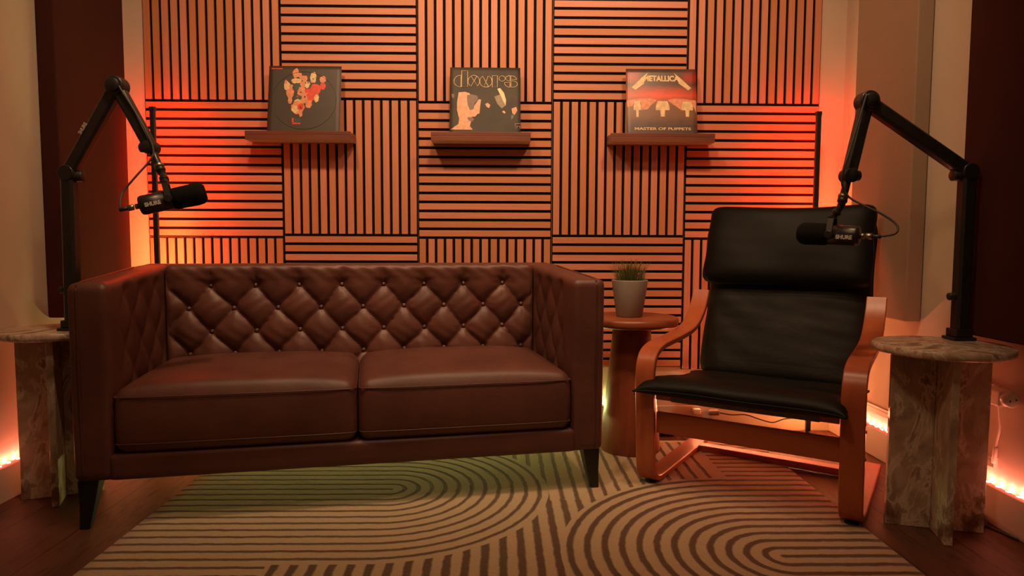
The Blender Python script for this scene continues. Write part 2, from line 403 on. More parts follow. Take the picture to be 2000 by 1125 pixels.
# ------------------------------------------------------------------ slatted acoustic tiles
X0, PT, Z0 = -1.5677, .6, .286
rown = {2: 'top', 1: 'middle', 0: 'bottom'}
coln = ['leftmost', 'second from the left', 'centre', 'second from the right', 'rightmost']
for r in range(3):
    for c in range(5):
        vert = (r + c) % 2 == 0
        px, pz = X0 + c * PT, Z0 + r * PT + (.011 if c in (1, 3) else 0)
        t = thing('acoustic_panel', f'{rown[r]} row wall panel of {"upright" if vert else "level"} wood slats, {coln[c]}', 'wall panel', (px, YB, pz), 0, 'slatted acoustic panels on the back wall')
        mb = MB(); mb.add(*box((.0015, -.009, .0015), (PT - .0015, 0, PT - .0015))); mb.build('felt_backing', M['felt'], t)
        s = MB()
        for k in range(15):
            u0_, u1_ = .0061 + k * .04, .0061 + k * .04 + .0278
            lo, hi = .0052, PT - .0052
            if vert: v, f = box((u0_, -.0165, lo), (u1_, -.0085, hi))
            else: v, f = box((lo, -.0165, u0_), (hi, -.0085, u1_))
            s.add(v, f)
        bevel(s.build('slats', M['slat_v'] if vert else M['slat_h'], t), .0008, 1)

# ------------------------------------------------------------------ wall-hung fabric panels on the side walls
def fabric_panel(name, a, b, mat, label):
    v, f = rbox(a, b, .006, .05); o = mesh_obj(name, v, f, mat); bevel(o, .004); 
    tag(o, label, 'acoustic panel'); return o
def fpanel(name, a, b, mat, label):
    m = MB(); m.add(*box(a, b)); o = bevel(m.build(name, mat), .005, 3); tag(o, label, 'acoustic panel'); return o
fpanel('fabric_panel', (XL + .003, 2.50, .585), (XL + .068, 2.955, 2.2), M['fabric_brown'], 'tall dark brown fabric sound panel on the left wall behind the microphone arm')
fpanel('fabric_panel', (XR - .062, 2.44, .583), (XR - .003, 2.855, 2.2), M['fabric_beige'], 'tall beige fabric sound panel on the right wall behind the armchair')
fpanel('fabric_panel', (XR - .062, 1.62, .583), (XR - .003, 2.165, 2.2), M['fabric_brown'], 'tall dark brown fabric sound panel at the right edge, nearest the camera')

# ------------------------------------------------------------------ LED strips on the baseboards
def led_strip(p, q, n, tape, led, label, inward, tilt=.3):
    p = Vector(p); q = Vector(q); t = thing('light_strip', label, 'light strip', p); d = (q - p); L = d.length; u = d.normalized()
    inw = Vector(inward); nn = (inw * tilt + Vector((0, 0, 1))).normalized(); s = u.cross(nn).normalized()
    V, F = sweep([Vector(), d], [(-.005, -.001), (.005, -.001), (.005, .001), (-.005, .001)], frames=lambda i, pa: (s, nn))
    mesh_obj('tape', V, F, tape, t, False)
    first = None
    for k in range(n):
        c = u * (L * (k + .5) / n) + nn * .0022
        if first is None:
            v, f = lathe([(.0, -.001), (.0048, -.001), (.0050, .0004), (.0045, .0008), (.0, .001)], 10, (0, 0, 0), axis_to(nn))
            first = mesh_obj('diode', v, f, led, t); first.location = c
        else:
            o = copy_part(first, t); o.location = c
    return t
led_strip((XR - .014, 1.86, .1225), (XR - .014, 3.04, .1225), 28, M['strip_pink'], M['led_pink'], 'glowing pink light strip along the right wall baseboard', (-1, 0, 0), -.25)
led_strip((XL + .014, 2.19, .1225), (XL + .014, 3.04, .1225), 20, M['strip_pink'], M['led_pink'], 'glowing pink light strip along the left wall baseboard', (1, 0, 0), -.12)
led_strip((.90, YB - .009, .126), (1.50, YB - .009, .126), 16, M['strip_red'], M['led_red'], 'glowing red light strip on the back baseboard behind the armchair', (0, -1, 0))
led_strip((-1.25, YB - .009, .126), (.50, YB - .009, .126), 42, M['strip_green'], M['led_green'], 'glowing yellow green light strip on the back baseboard behind the sofa', (0, -1, 0))

# ------------------------------------------------------------------ upright tube lights facing the wall
def tube_light(x, y, label):
    t = thing('tube_light', label, 'light', (x, y, 0))
    mesh_obj('foot', *lathe([(0.0, 0), (.055, 0), (.058, .004), (.05, .010), (.016, .014), (.014, .04), (0, .04)], 32), M['black_metal'], t)
    m = MB(); m.add(*box((-.0105, -.012, .012), (.0105, .004, 1.425))); bevel(m.build('housing', M['black_plastic'], t), .003)
    m = MB(); m.add(*box((-.0055, .004, .10), (.0055, .0062, 1.41))); m.build('diffuser', M['tube_glow'], t)
    m = MB(); m.add(*box((-.0115, -.013, 1.415), (.0115, .0085, 1.432))); bevel(m.build('end_cap', M['black_plastic'], t), .002)
    return t
tube_light(-1.466, 2.925, 'slim black upright tube light washing the wall red behind the left microphone')
tube_light(1.366, 2.925, 'slim black upright tube light washing the wall red behind the armchair')

# ------------------------------------------------------------------ rug
m = MB(); v, f = rbox((-1.10, 1.23, 0), (1.11, 2.875, .011), .005, .04)
rug = mesh_obj('rug', v, f, M['rug']); tag(rug, 'large beige rug with carved brown arch stripes under the sofa and armchair', 'rug')

# ------------------------------------------------------------------ sofa
SA = math.radians(10.9)
sofa = thing('sofa', 'brown leather two seat sofa with button tufted back and black tapered legs', 'sofa', (-.453, 2.135, 0), SA)
TP, TQ, TX0, TZ0 = .162, .088, .096, .700
def tuft(x, z, ztop, zlow=.40):
    """pillow height 0..1 of the diamond tufting at (x, z); buttons at (TX0 + k*TP, TZ0 - 2jTQ) and the offset rows"""
    a = (x - TX0) / TP + (z - TZ0) / (2 * TQ); b = (x - TX0) / TP - (z - TZ0) / (2 * TQ)
    h = (np.abs(np.sin(PI * a)) * np.abs(np.sin(PI * b))) ** .42
    up_ = np.clip((z - TZ0) / .03, 0, 1)
    hv = np.abs(np.sin(PI * (x - TX0) / TP)) ** .35
    fade = np.clip((z - TZ0) / (ztop - TZ0), 0, 1)
    hv = hv * (1 - fade ** 1.5) + fade ** 1.5
    return h * (1 - up_) + hv * up_
BX = .712
def back_fn(P0, P):
    P = P.copy(); f = P0[:, 1] < .556
    w_ = np.clip((.60 - P[:, 1]) / .03, 0, 1)
    side = np.clip((BX - np.abs(P[:, 0])) / .03, 0, 1)
    h = tuft(P[:, 0] + .004 * np.sin(P[:, 2] * 40 + P[:, 0] * 13), P[:, 2] + .003 * np.sin(P[:, 0] * 31), .772)
    dip = np.zeros(len(P)); fold = np.zeros(len(P)); rs = np.random.RandomState(3)
    for (bx, bz) in BTN: dip += np.exp(-((P[:, 0] - bx) ** 2 + (P[:, 2] - bz) ** 2) / (2 * .011 ** 2))
    for (bx, bz) in BTN:
        dx_, dz_ = P[:, 0] - bx, P[:, 2] - bz; rr_ = np.hypot(dx_, dz_); an = np.arctan2(dz_, dx_)
        fold += rs.uniform(.5, 1.3) * np.sin(an * rs.randint(7, 12) + rs.uniform(0, 6)) * np.exp(-((rr_ - .028) / .020) ** 2) * (.5 + .5 * np.clip((P[:, 0] + .3), 0, 1))
    P[:, 1] += np.where(f, side * fold * .0013, 0)
    P[:, 1] += np.where(f, w_ * side * ((1 - h) * .030 + .006 * dip), 0)
    # soft wrinkles radiating down the pillows
    wr = np.sin(P[:, 0] * 95 + 6 * np.sin(P[:, 2] * 25)) * .0010 * h
    P[:, 1] += np.where(f, wr * side, 0)
    return P
BTN = [(TX0 + (k + .5 * (r_ % 2)) * TP, TZ0 - r_ * TQ) for r_ in range(4) for k in range(-6, 6)]
BTN = [b for b in BTN if abs(b[0]) < .67]
back = mesh_obj('backrest', *rbox((-BX, .55, .30), (BX, .60 + .06, .782), .028, .0068, back_fn), M['leather'], sofa)
first = None
for bx, bz in BTN:
    if first is None:
        first = mesh_obj('button', *lathe([(0, -.006), (.0085, -.006), (.0105, .002), (.0085, .006), (.0045, .0082), (0, .0088)], 18, (0, 0, 0), axis_to((0, -1, .05))), M['leather_dark'], back)
        o = first
    else: o = copy_part(first, back)
    o.location = (bx, .5815, bz)
def frame_fn(P0, P):
    return P
# outer back shell and base rail
mesh_obj('back_shell', *rbox((-.824, .64, .150), (.824, .715, .780), .02, .03), M['leather'], sofa)
mesh_obj('seat_base', *rbox((-.73, .0, .150), (.73, .66, .232), .012, .02), M['leather'], sofa)
def arm(sgn):
    def fn(P0, P):
        P = P.copy()
        t = np.clip(P[:, 1] / .6, 0, 1); zt = np.clip((P[:, 2] - .5) / .25, 0, 1)
        P[:, 2] += zt * .032 * t
        inner = (P0[:, 0] * sgn < .722)
        wy = np.clip((P[:, 1] - .09) / .08, 0, 1) * np.clip((.58 - P[:, 1]) / .03, 0, 1)
        h = tuft(P[:, 1] + .096, P[:, 2] - .012, .775)
        P[:, 0] += np.where(inner, sgn * wy * (1 - h) * .014 * np.clip((.745 - P[:, 2]) / .02, 0, 1), 0)
        # softly dished front face
        fr = P0[:, 1] < .005
        P[:, 1] += np.where(fr, .002 * np.sin(P[:, 2] * 18), 0)
        return P
    a, b = ((.714, 0, .150), (.830, .68, .745)) if sgn > 0 else ((-.826, 0, .150), (-.714, .68, .745))
    o = mesh_obj('armrest', *rbox(a, b, .024, .0095, fn), M['leather'], sofa)
    x = sgn * .797
    mesh_obj('piping', *tube([(x, .0, .158), (x, -.0015, .40), (x, -.001, .69), (x, .006, .730), (x, .03, .7465), (x, .20, .756), (x, .5, .773)], .0028, 8, 5), M['leather_dark'], o)
arm(-1); arm(1)
def cushion(x0, x1, yb):
    def fn(P0, P):
        P = P.copy(); u = (P[:, 0] - (x0 + x1) / 2) / ((x1 - x0) / 2); v = (P[:, 1] - .28) / .30
        top = np.clip((P[:, 2] - .40) / .03, 0, 1)
        P[:, 2] += top * .036 * np.clip(1 - np.abs(u) ** 3, 0, 1) * np.clip(1 - np.abs(v) ** 4, 0, 1)
        sag = np.exp(-((u * 1.1) ** 2 + (v + .1) ** 2) * 2) * .008; P[:, 2] -= top * sag
        midz = np.sin(np.clip((P[:, 2] - .226) / .19, 0, 1) * PI)
        P[:, 1] -= np.where(P0[:, 1] < .05, .012 * midz * (1 - .4 * u ** 2), 0)
        P[:, 0] += np.sign(u) * np.where(np.abs(u) > .9, .003 * midz, 0)
        return P
    o = mesh_obj('seat_cushion', *rbox((x0, -.002, .228), (x1, .565, .428), .036, .0115, fn), M['leather'], sofa)
    for z, dy in ((.403, -.003), (.262, -.004)):
        c = .03; pts = [(x0 + .0005, .5, z), (x0 + .0005, .06, z), (x0 + .008, .016, z), (x0 + .04, dy - .002, z), ((x0 + x1) / 2, dy - .005, z), (x1 - .04, dy - .002, z), (x1 - .008, .016, z), (x1 - .0005, .06, z), (x1 - .0005, .5, z)]
        mesh_obj('seam', *tube(pts, .0020, 8, 6), M['leather_dark'], o)
    return o
cushion(-.711, -.003, .57); cushion(.003, .711, .57)
def sofa_leg(x, y, z0):
    sx = 1 if x > 0 else -1; sy = -1 if y < .3 else 1
    V = []; F = []
    for z, hw, ox in ((z0, .014, .018), (.075, .021, .008), (.152, .030, 0)):
        cx = x + sx * ox; cy = y + sy * ox * .4
        for dx, dy in ((-1, -1), (1, -1), (1, 1), (-1, 1)): V.append((cx + dx * hw, cy + dy * hw, z))
    for k in range(2):
        for j in range(4): F.append((k * 4 + j, k * 4 + (j + 1) % 4, k * 4 + 4 + (j + 1) % 4, k * 4 + 4 + j))
    F.append((3, 2, 1, 0)); F.append((8, 9, 10, 11))
    bevel(mesh_obj('leg', V, F, M['leg_black'], sofa, False), .003)
sofa_leg(-.79, .045, 0); sofa_leg(.79, .045, .011); sofa_leg(-.79, .66, 0); sofa_leg(.79, .66, .0)

# ------------------------------------------------------------------ marble side tables
def marble_table(x, y, rz, z, label, R=.1875):
    t = thing('marble_side_table', label, 'side table', (x, y, 0), rz, 'round marble side tables')
    mesh_obj('table_top', *lathe([(0, z - .024), (R - .0065, z - .024), (R - .001, z - .020), (R, z - .012), (R - .001, z - .003), (R - .0045, z), (0, z)], 72), M['marble'], t)
    for k in range(4):
        m = MB(); m.add(*box((.011 if k % 2 == 0 else .0115, -.011, 0), (R * .715, .011, z - .0245)))
        o = bevel(m.build('base_fin', M['marble'], t), .002); o.rotation_euler = (0, 0, k * PI / 2)
    m = MB(); m.add(*box((-.0108, -.0108, .0), (.0108, .0108, z - .0245))); m.build('base_core', M['marble'], t)
    return t
marble_table(1.333, 2.0, math.radians(-16), .568, 'round marble side table on cross fins right of the armchair')
marble_table(-1.495, 2.292, math.radians(22), .573, 'round marble side table on cross fins left of the sofa', .166)

# ------------------------------------------------------------------ round wooden side table with potted grass
t = thing('round_side_table', 'round brown wooden side table with flared column between sofa and armchair', 'side table', (.545, 2.765, .011))
mesh_obj('table_top', *lathe([(0, .519), (.178, .519), (.186, .523), (.188, .535), (.188, .544), (.184, .553), (.178, .555), (0, .555)], 72), M['table_wood_top'], t)
mesh_obj('column', *lathe([(0, 0), (.122, 0), (.1235, .004), (.115, .12), (.101, .26), (.088, .38), (.080, .47), (.078, .5185), (0, .5185)], 64), M['table_wood'], t)
pot = thing('potted_grass', 'small potted grass in a grey beige pot on the round wooden table', 'potted plant', (.532, 2.755, .5665))
mesh_obj('pot', *lathe([(0, 0), (.050, 0), (.053, .003), (.0735, .146), (.0735, .150), (.068, .150), (.066, .135), (0, .132)], 48), M['pot'], pot)
mesh_obj('soil', *lathe([(0, .131), (.060, .1315), (.0655, .133), (.06, .138), (0, .140)], 24), M['soil'], pot)
g = MB()
for k in range(260):
    a_ = random.uniform(0, 2 * PI); r_ = .055 * math.sqrt(random.random()); h_ = random.uniform(.055, .108); lean = random.uniform(.1, .55) * (r_ / .055 + .25)
    bx, by = r_ * math.cos(a_), r_ * math.sin(a_); dx, dy = math.cos(a_), math.sin(a_); wd = random.uniform(.0015, .0026)
    if random.random() < .08: lean *= 2.2; h_ *= .75
    px_, py_ = -dy, dx; V = []
    for i, tt in enumerate((0, .35, .7, 1)):
        cx = bx + dx * lean * h_ * tt ** 1.7; cy = by + dy * lean * h_ * tt ** 1.7; cz = .136 + h_ * tt * (1 - .15 * lean * tt); ww = wd * (1 - .85 * tt)
        V += [(cx - px_ * ww, cy - py_ * ww, cz), (cx + dx * ww * .6, cy + dy * ww * .6, cz), (cx + px_ * ww, cy + py_ * ww, cz)]
    F = []
    for i in range(3):
        for j in range(3): F.append((i * 3 + j, i * 3 + (j + 1) % 3, i * 3 + 3 + (j + 1) % 3, i * 3 + 3 + j))
    g.add(V, F)
go = g.build('grass', M['grass'], pot, True); go['kind'] = 'stuff'

# ------------------------------------------------------------------ bentwood armchair
CH = thing('armchair', 'bentwood cantilever armchair with black leather cushions standing on the rug edge', 'armchair', (.798, 2.1675, .012), math.radians(-34.04))
def side_frame(lx):
    pts = [(.625, .012), (.50, .011), (.30, .011), (.12, .011), (.045, .014), (.005, .035), (-.012, .075), (-.018, .14), (-.024, .24), (-.031, .33), (-.034, .385), (-.028, .432), (-.004, .466), (.042, .484),
           (.11, .491), (.25, .498), (.37, .508), (.45, .528), (.515, .568), (.555, .610), (.583, .655)]
    path = smooth_path([(lx, y, z) for y, z in pts], 4)
    def fr(i, pa):
        tg = (pa[min(i + 1, len(pa) - 1)] - pa[max(i - 1, 0)]).normalized(); s = Vector((1, 0, 0)); return s, tg.cross(s)
    W_, T_ = .034, .0105; e = .003
    prof = [(-W_ + e, -T_), (W_ - e, -T_), (W_, -T_ + e), (W_, T_ - e), (W_ - e, T_), (-W_ + e, T_), (-W_, T_ - e), (-W_, -T_ + e)]
    o = mesh_obj('side_frame', *sweep(path, prof, frames=fr), M['poang_wood'], CH, True)
    md = o.modifiers.new('edge', 'EDGE_SPLIT'); md.split_angle = math.radians(35)
    sg = 1 if lx > 0 else -1
    for y, z in ((.02, .215), (.01, .30), (-.018, .33)):
        mesh_obj('bolt', *lathe([(0, 0), (.005, 0), (.005, .0015), (.003, .003), (0, .003)], 14, (lx + sg * .0338, y - .03, z), axis_to((sg, 0, 0))), M['chrome'], o)
    m = MB(); m.add(*cyl((lx, .03, -.012), (lx, .03, .003), .022)); m.build('foot_pad', M['rubber'], o, True)
side_frame(-.327); side_frame(.327)
m = MB(); m.add(*box((-.294, -.010, .192), (.294, .010, .266))); bevel(m.build('front_stretcher', M['poang_wood_x'], CH), .003)
m = MB(); m.add(*box((-.294, .478, -.0045), (.294, .530, .022))); bevel(m.build('rear_rail', M['poang_wood_x'], CH), .003)
# seat and back support frame
def rail(lx):
    pts = [(-.010, .326), (.10, .302), (.30, .262), (.45, .252), (.54, .285), (.60, .37), (.67, .56), (.735, .78), (.765, .965)]
    path = smooth_path([(lx, y, z) for y, z in pts], 6)
    def fr(i, pa):
        tg = (pa[min(i + 1, len(pa) - 1)] - pa[max(i - 1, 0)]).normalized(); s = Vector((1, 0, 0)); return s, tg.cross(s)
    mesh_obj('support_rail', *sweep(path, [(-.02, -.009), (.02, -.009), (.02, .009), (-.02, .009)], frames=fr), M['poang_wood'], CH, False)
rail(-.27); rail(.27)
m = MB(); m.add(*box((-.29, -.028, .314), (.29, .010, .345))); bevel(m.build('seat_rail', M['poang_wood_x'], CH), .003)
m = MB(); m.add(*box((-.235, -.0295, .3145), (.235, -.0275, .338))); m.add(*box((-.235, -.028, .3125), (.235, .010, .3145))); m.build('webbing', M['webbing'], CH)
for zz, yy in ((.945, .785), (.70, .722), (.50, .655)):
    m = MB(); m.add(*box((-.27, yy - .008, zz - .03), (.27, yy + .008, zz + .03))); bevel(m.build('back_slat', M['poang_wood_x'], CH), .003)
def pillow(name, nx, ny, mapf, thick, p=6., pinch=0., mat=None, rc=1.):
    """closed cushion: two sheets over (u,v) in [-1,1]^2 meeting in a seam; mapf(u,v) -> centre, normal"""
    us = np.sin(np.linspace(-PI / 2, PI / 2, nx)); vs = np.sin(np.linspace(-PI / 2, PI / 2, ny))
    V = []; F = []; idx = {}
    for s in (1, -1):
        for i, u in enumerate(us):
            for j, v in enumerate(vs):
                edge = i in (0, nx - 1) or j in (0, ny - 1)
                if edge and s < 0: idx[(s, i, j)] = idx[(1, i, j)]; continue
                h = ((1 - abs(u) ** p) * (1 - abs(v) ** p))
                h = max(h, 0) ** .45 * thick
                uu = u * (1 - pinch * (1 - v * v) * .6) * (1 - rc * .045 * abs(v) ** 14); vv = v * (1 - pinch * (1 - u * u)) * (1 - rc * .07 * abs(u) ** 18)
                c, n = mapf(uu, vv, s, h)
                idx[(s, i, j)] = len(V); V.append(c + n * h * s)
    for s in (1, -1):
        for i in range(nx - 1):
            for j in range(ny - 1):
                q = (idx[(s, i, j)], idx[(s, i + 1, j)], idx[(s, i + 1, j + 1)], idx[(s, i, j + 1)])
                F.append(q if s > 0 else q[::-1])
    o = mesh_obj(name, V, F, mat or M['black_leather'], CH)
    return o, us, vs, mapf
def curve_map(pts, hw, wig=0., x0=0., seed=0., hw2=None, foldamp=.002):
    path = smooth_path([(0, y, z) for y, z in pts], 12); L = [0]
    for i in range(1, len(path)): L.append(L[-1] + (path[i] - path[i - 1]).length)
    def f(u, v, s, h):
        t = (v + 1) / 2 * L[-1]; i = 0
        while i < len(L) - 2 and L[i + 1] < t: i += 1
        k = (t - L[i]) / (L[i + 1] - L[i]); p = path[i].lerp(path[i + 1], k); tg = (path[min(i + 2, len(path) - 1)] - path[max(i - 1, 0)]).normalized()
        n = Vector((0, -tg.z, tg.y))
        ww = hw if hw2 is None else hw + (hw2 - hw) * (v + 1) / 2
        c = Vector((x0 + u * ww + wig * math.sin(v * 7 + seed), p.y, p.z))
        c += n * wig * math.sin(u * 5 + seed) * math.cos(v * 4 + seed)
        fold = (math.sin(v * 17 + 2.2 * math.sin(u * 3.1 + seed) + u * 4) * foldamp + math.sin(v * 41 + 3 * u * u + 3 * math.sin(u * 2.3)) * foldamp * .35) * math.exp(-((v + .1) * 1.2) ** 2) * (.4 + .6 * abs(u)) if s > 0 else 0
        return c + n * fold * (h > .01), n
    return f
def cush(name, pts, hw, thick, x0=0., nx=60, ny=60, p=6., pinch=0., wig=.002, seed=0., hw2=None, mat=None, foldamp=.002, rc=1., dip=0.):
    mf0 = curve_map(pts, hw, wig, x0, seed, hw2, foldamp)
    def mf(u, v, s_, h):
        c, n = mf0(u, v, s_, h); c.z -= dip * (1 - u * u) * max(v, 0) ** 3 * (1 + .5 * u); return c, n
    o, us, vs, _ = pillow(name, nx, ny, mf, thick, p, pinch, mat, rc)
    ring = [(u, -1) for u in np.linspace(-1, 1, 24)] + [(1, v) for v in np.linspace(-1, 1, 24)[1:]] + [(u, 1) for u in np.linspace(1, -1, 24)[1:]] + [(-1, v) for v in np.linspace(1, -1, 24)[1:]]
    pts3 = []
    for u, v in ring:
        uu = u * (1 - pinch * (1 - v * v) * .6) * (1 - rc * .045 * abs(v) ** 14); vv = v * (1 - pinch * (1 - u * u)) * (1 - rc * .07 * abs(u) ** 18); c, n = mf(uu, vv, 0, 0); pts3.append(c)
    mesh_obj('seam', *tube(pts3, .0032, 8, 2), M['black_leather'], o)
    return o
cush('seat_cushion', [(-.082, .352), (-.03, .362), (.06, .352), (.25, .322), (.42, .308), (.52, .315)], .325, .037, x0=-.016, p=8, pinch=.035, seed=1., rc=-.5)
cush('back_cushion', [(.515, .318), (.560, .37), (.605, .47), (.655, .60), (.705, .74), (.738, .86), (.762, .965)], .312, .047, x0=-.008, p=7, pinch=.01, seed=2., nx=80, ny=110, foldamp=.0013)
cush('head_cushion', [(.608, .688), (.632, .76), (.662, .85), (.695, .94), (.722, 1.012)], .322, .047, x0=-.014, p=9, pinch=.02, seed=3.4, hw2=.318, nx=70, ny=60, mat=M['black_leather_smooth'], foldamp=.0003, dip=.014)

# ------------------------------------------------------------------ wall shelves and record sleeves
def shelf(x0, x1, label):
    t = thing('wall_shelf', label, 'shelf', ((x0 + x1) / 2, YB - .0168, 1.30), 0, 'record shelves on the slatted wall'); w_ = (x1 - x0) / 2
    m = MB(); m.add(*box((-w_, -.118, .0), (w_, 0, .022))); bevel(m.build('board', M['shelf_wood'], t), .0015)
    m = MB(); m.add(*box((-w_, -.1185, .0221), (w_, -.104, .038))); bevel(m.build('front_lip', M['shelf_wood'], t), .0015)
    m = MB(); m.add(*box((-w_, -.072, .0221), (w_, -.002, .038))); bevel(m.build('rear_ledge', M['shelf_wood'], t), .0015)
    return t
shelf(-1.088, -.640, 'brown wooden picture shelf on the left, under the sleeve of colourful heads')
shelf(-.297, .130, 'brown wooden picture shelf in the middle, above the sofa back')
shelf(.476, .926, 'brown wooden picture shelf on the right, under the red and cream sleeve')

def art(name, c1, c2, rough=.35, scale=6, extra=None):
    return noisy(name, c1, c2, scale, rough, bump=.03, bscale=20, bdist=.001)
M['art_dark'] = art('sleeve_dark_print', s2l((62, 54, 46)), s2l((54, 47, 42)), .5)
M['art_olive'] = art('sleeve_olive_print', s2l((58, 54, 40)), s2l((40, 34, 27)), .6, scale=9)
def flatc(nm, c): 
    M[nm] = noisy(nm, s2l(c), s2l(tuple(int(v * .86) for v in c)), 60, .4, bump=0); return M[nm]
for nm, c in dict(ink_peach=(226, 150, 112), ink_cream=(232, 200, 150), ink_red=(224, 74, 52), ink_teal=(66, 86, 80), ink_flesh=(226, 160, 122), ink_brown=(96, 66, 48), ink_black=(30, 24, 22), ink_gold=(236, 208, 160), ink_smoke=(112, 76, 66), ink_tan=(120, 96, 66)).items(): flatc(nm, c)
def poster3():
    m, t, b = base('sleeve_red_dusk_print', rough=.35)
    sep = t.node('ShaderNodeSeparateXYZ'); c = t.obj(); t.l.new(c, sep.inputs[0]); n = t.noise(t.obj((1, 1, 2)), 22, 6, .65)
    z = t.m('ADD', sep.outputs[2], t.m('MULTIPLY', t.m('SUBTRACT', n, .5), .035)); ax = t.m('ABSOLUTE', sep.outputs[0])
    red = t.m('MULTIPLY', t.ramp(t.m('SUBTRACT', .048, t.m('ABSOLUTE', t.m('SUBTRACT', z, .188))), 0, .05), t.m('SUBTRACT', 1.1, t.m('MULTIPLY', ax, 3.)), clamp=True)
    col = t.mix(t.ramp(n, .3, .7), s2l((66, 58, 50)), s2l((92, 62, 54)))
    col = t.mix(red, col, s2l((232, 84, 48)))
    low = t.m('MULTIPLY', t.ramp(z, .05, .10), t.m('LESS_THAN', z, .17), clamp=True)
    col = t.mix(t.m('MULTIPLY', low, .5), col, s2l((150, 104, 74)))
    top = t.m('MULTIPLY', t.ramp(z, .235, .26), t.m('SUBTRACT', 1, t.ramp(z, .275, .30))); side = t.ramp(ax, .08, .11)
    col = t.mix(t.m('MULTIPLY', t.m('MULTIPLY', top, side), .8), col, s2l((170, 44, 34)))
    t.l.new(col, b.inputs['Base Color']); return m
M['art_dusk'] = poster3()

LEAN = math.radians(-10)
def sleeve(xc, w_, label, mat, rz=0.):
    t = thing('record_sleeve', label, 'record sleeve', (xc, 2.953, 1.3235), rz, 'record sleeves on the wall shelves'); t.rotation_euler = (LEAN, 0, rz)
    def fn(P0, P):
        P = P.copy(); return P
    mesh_obj('card', *rbox((-w_ / 2, 0, 0), (w_ / 2, .004, .308), .0012, .02, fn), M['sleeve_edge'], t)
    v, f = rbox((-w_ / 2 + .0005, -.0006, .0005), (w_ / 2 - .0005, .0002, .3075), .0003, .02, fn)
    mesh_obj('cover', v, f, mat, t, True)
    return t
def flat(pts, depth=.0009, y=-.0008):
    """pts: outline in (x,z); a thin raised ink layer on the sleeve"""
    n = len(pts); V = [(x, y - depth / 2, z) for x, z in pts] + [(x, y + depth, z) for x, z in pts]
    F = [tuple(range(n)), tuple(range(n, 2 * n))[::-1]] + [(i, (i + 1) % n + 0, (i + 1) % n + n, i + n)[::-1] for i in range(n)]
    return V, F
def ell(cx, cz, rx, rz_, n=20, rot=0., jag=0., a0=0, a1=2 * PI):
    out = []
    for i in range(n):
        a_ = a0 + (a1 - a0) * i / n; k = 1 + jag * random.uniform(-1, 1); x, z = rx * k * math.cos(a_), rz_ * k * math.sin(a_)
        out.append((cx + x * math.cos(rot) - z * math.sin(rot), cz + x * math.sin(rot) + z * math.cos(rot)))
    return out
def ring(cx, cz, rx, rz_, wd, n=40, a0=0., a1=2 * PI, y=-.0014):
    m = MB(); P = [(cx + rx * math.cos(a0 + (a1 - a0) * i / n), y, cz + rz_ * math.sin(a0 + (a1 - a0) * i / n)) for i in range(n + 1)]
    return tube(P, wd, 6, 1, False)
# px -> sleeve coordinates: sleeve 1 spans 1275x1125 crop, cover x 100..1150, z 75..1020
s1 = sleeve(-.845, .312, 'dark record sleeve with a bunch of peach and red shapes, left shelf', M['art_dark'])
def q1(x, y): return ((x - 625) / 1040 * .308, .303 - (y - 75) / 945 * .275)
blobs = {k: MB() for k in ('ink_peach', 'ink_cream', 'ink_red', 'ink_teal', 'ink_black')}
lay = 0
def blob(k, x, y, rx, ry, jag=.12, rot=0.):
    global lay; lay += 1
    cx, cz = q1(x, y); s_ = .308 / 1040; v, f = flat(ell(cx, cz, rx * s_, ry * s_, 18, rot, jag), .0004, -.0009 - lay * .00001); mesh_obj('print', v, f, M[k], s1, False)
for a_ in [('ink_peach', 490, 170, 45, 75), ('ink_peach', 550, 205, 30, 40), ('ink_peach', 610, 250, 55, 50), ('ink_cream', 745, 240, 45, 85), ('ink_peach', 885, 265, 47, 52), ('ink_red', 885, 370, 40, 55), ('ink_cream', 500, 290, 70, 42),
           ('ink_cream', 370, 370, 45, 70), ('ink_peach', 430, 380, 35, 35), ('ink_teal', 520, 385, 70, 62), ('ink_peach', 600, 330, 50, 60), ('ink_cream', 665, 350, 40, 50), ('ink_teal', 725, 380, 40, 40), ('ink_red', 780, 420, 80, 90), ('ink_peach', 415, 480, 60, 70),
           ('ink_peach', 420, 590, 32, 55), ('ink_peach', 580, 460, 60, 80), ('ink_red', 680, 450, 55, 45), ('ink_peach', 660, 560, 90, 85), ('ink_red', 735, 520, 80, 70), ('ink_cream', 800, 560, 35, 60), ('ink_teal', 530, 545, 60, 35), ('ink_cream', 530, 605, 50, 32), ('ink_peach', 690, 660, 45, 50),
           ('ink_peach', 530, 700, 95, 95), ('ink_cream', 500, 730, 55, 55), ('ink_red', 575, 690, 45, 55), ('ink_peach', 580, 800, 25, 45), ('ink_peach', 350, 310, 18, 35)]: blob(*a_)
for k in range(34):
    x = random.uniform(380, 850); y = random.uniform(180, 740)
    if abs(x - 600) < (950 - y) * .33: blob(random.choice(['ink_black', 'ink_black', 'ink_cream', 'ink_red', 'ink_teal']), x, y, random.uniform(8, 18), random.uniform(7, 16), .3)
for r_ in (((455, 860), (480, 945)), ((455, 930), (580, 955))):
    (xa, ya), (xb, yb) = r_; a_, b_ = q1(xa, ya), q1(xb, yb); v, f = flat([a_, (b_[0], a_[1]), b_, (a_[0], b_[1])], .0004, -.0012); mesh_obj('print', v, f, M['ink_red'], s1, False)
a_, b_ = q1(135, 95), q1(295, 112); v, f = flat([a_, (b_[0], a_[1]), b_, (a_[0], b_[1])], .0004, -.0012); mesh_obj('print', v, f, M['ink_red'], s1, False)
m = MB(); a_, b_ = q1(482, 865), q1(575, 925); m.add(*flat([a_, (b_[0], a_[1]), b_, (a_[0], b_[1])], .0004, -.0012)); m.build('print', M['ink_teal'], s1)
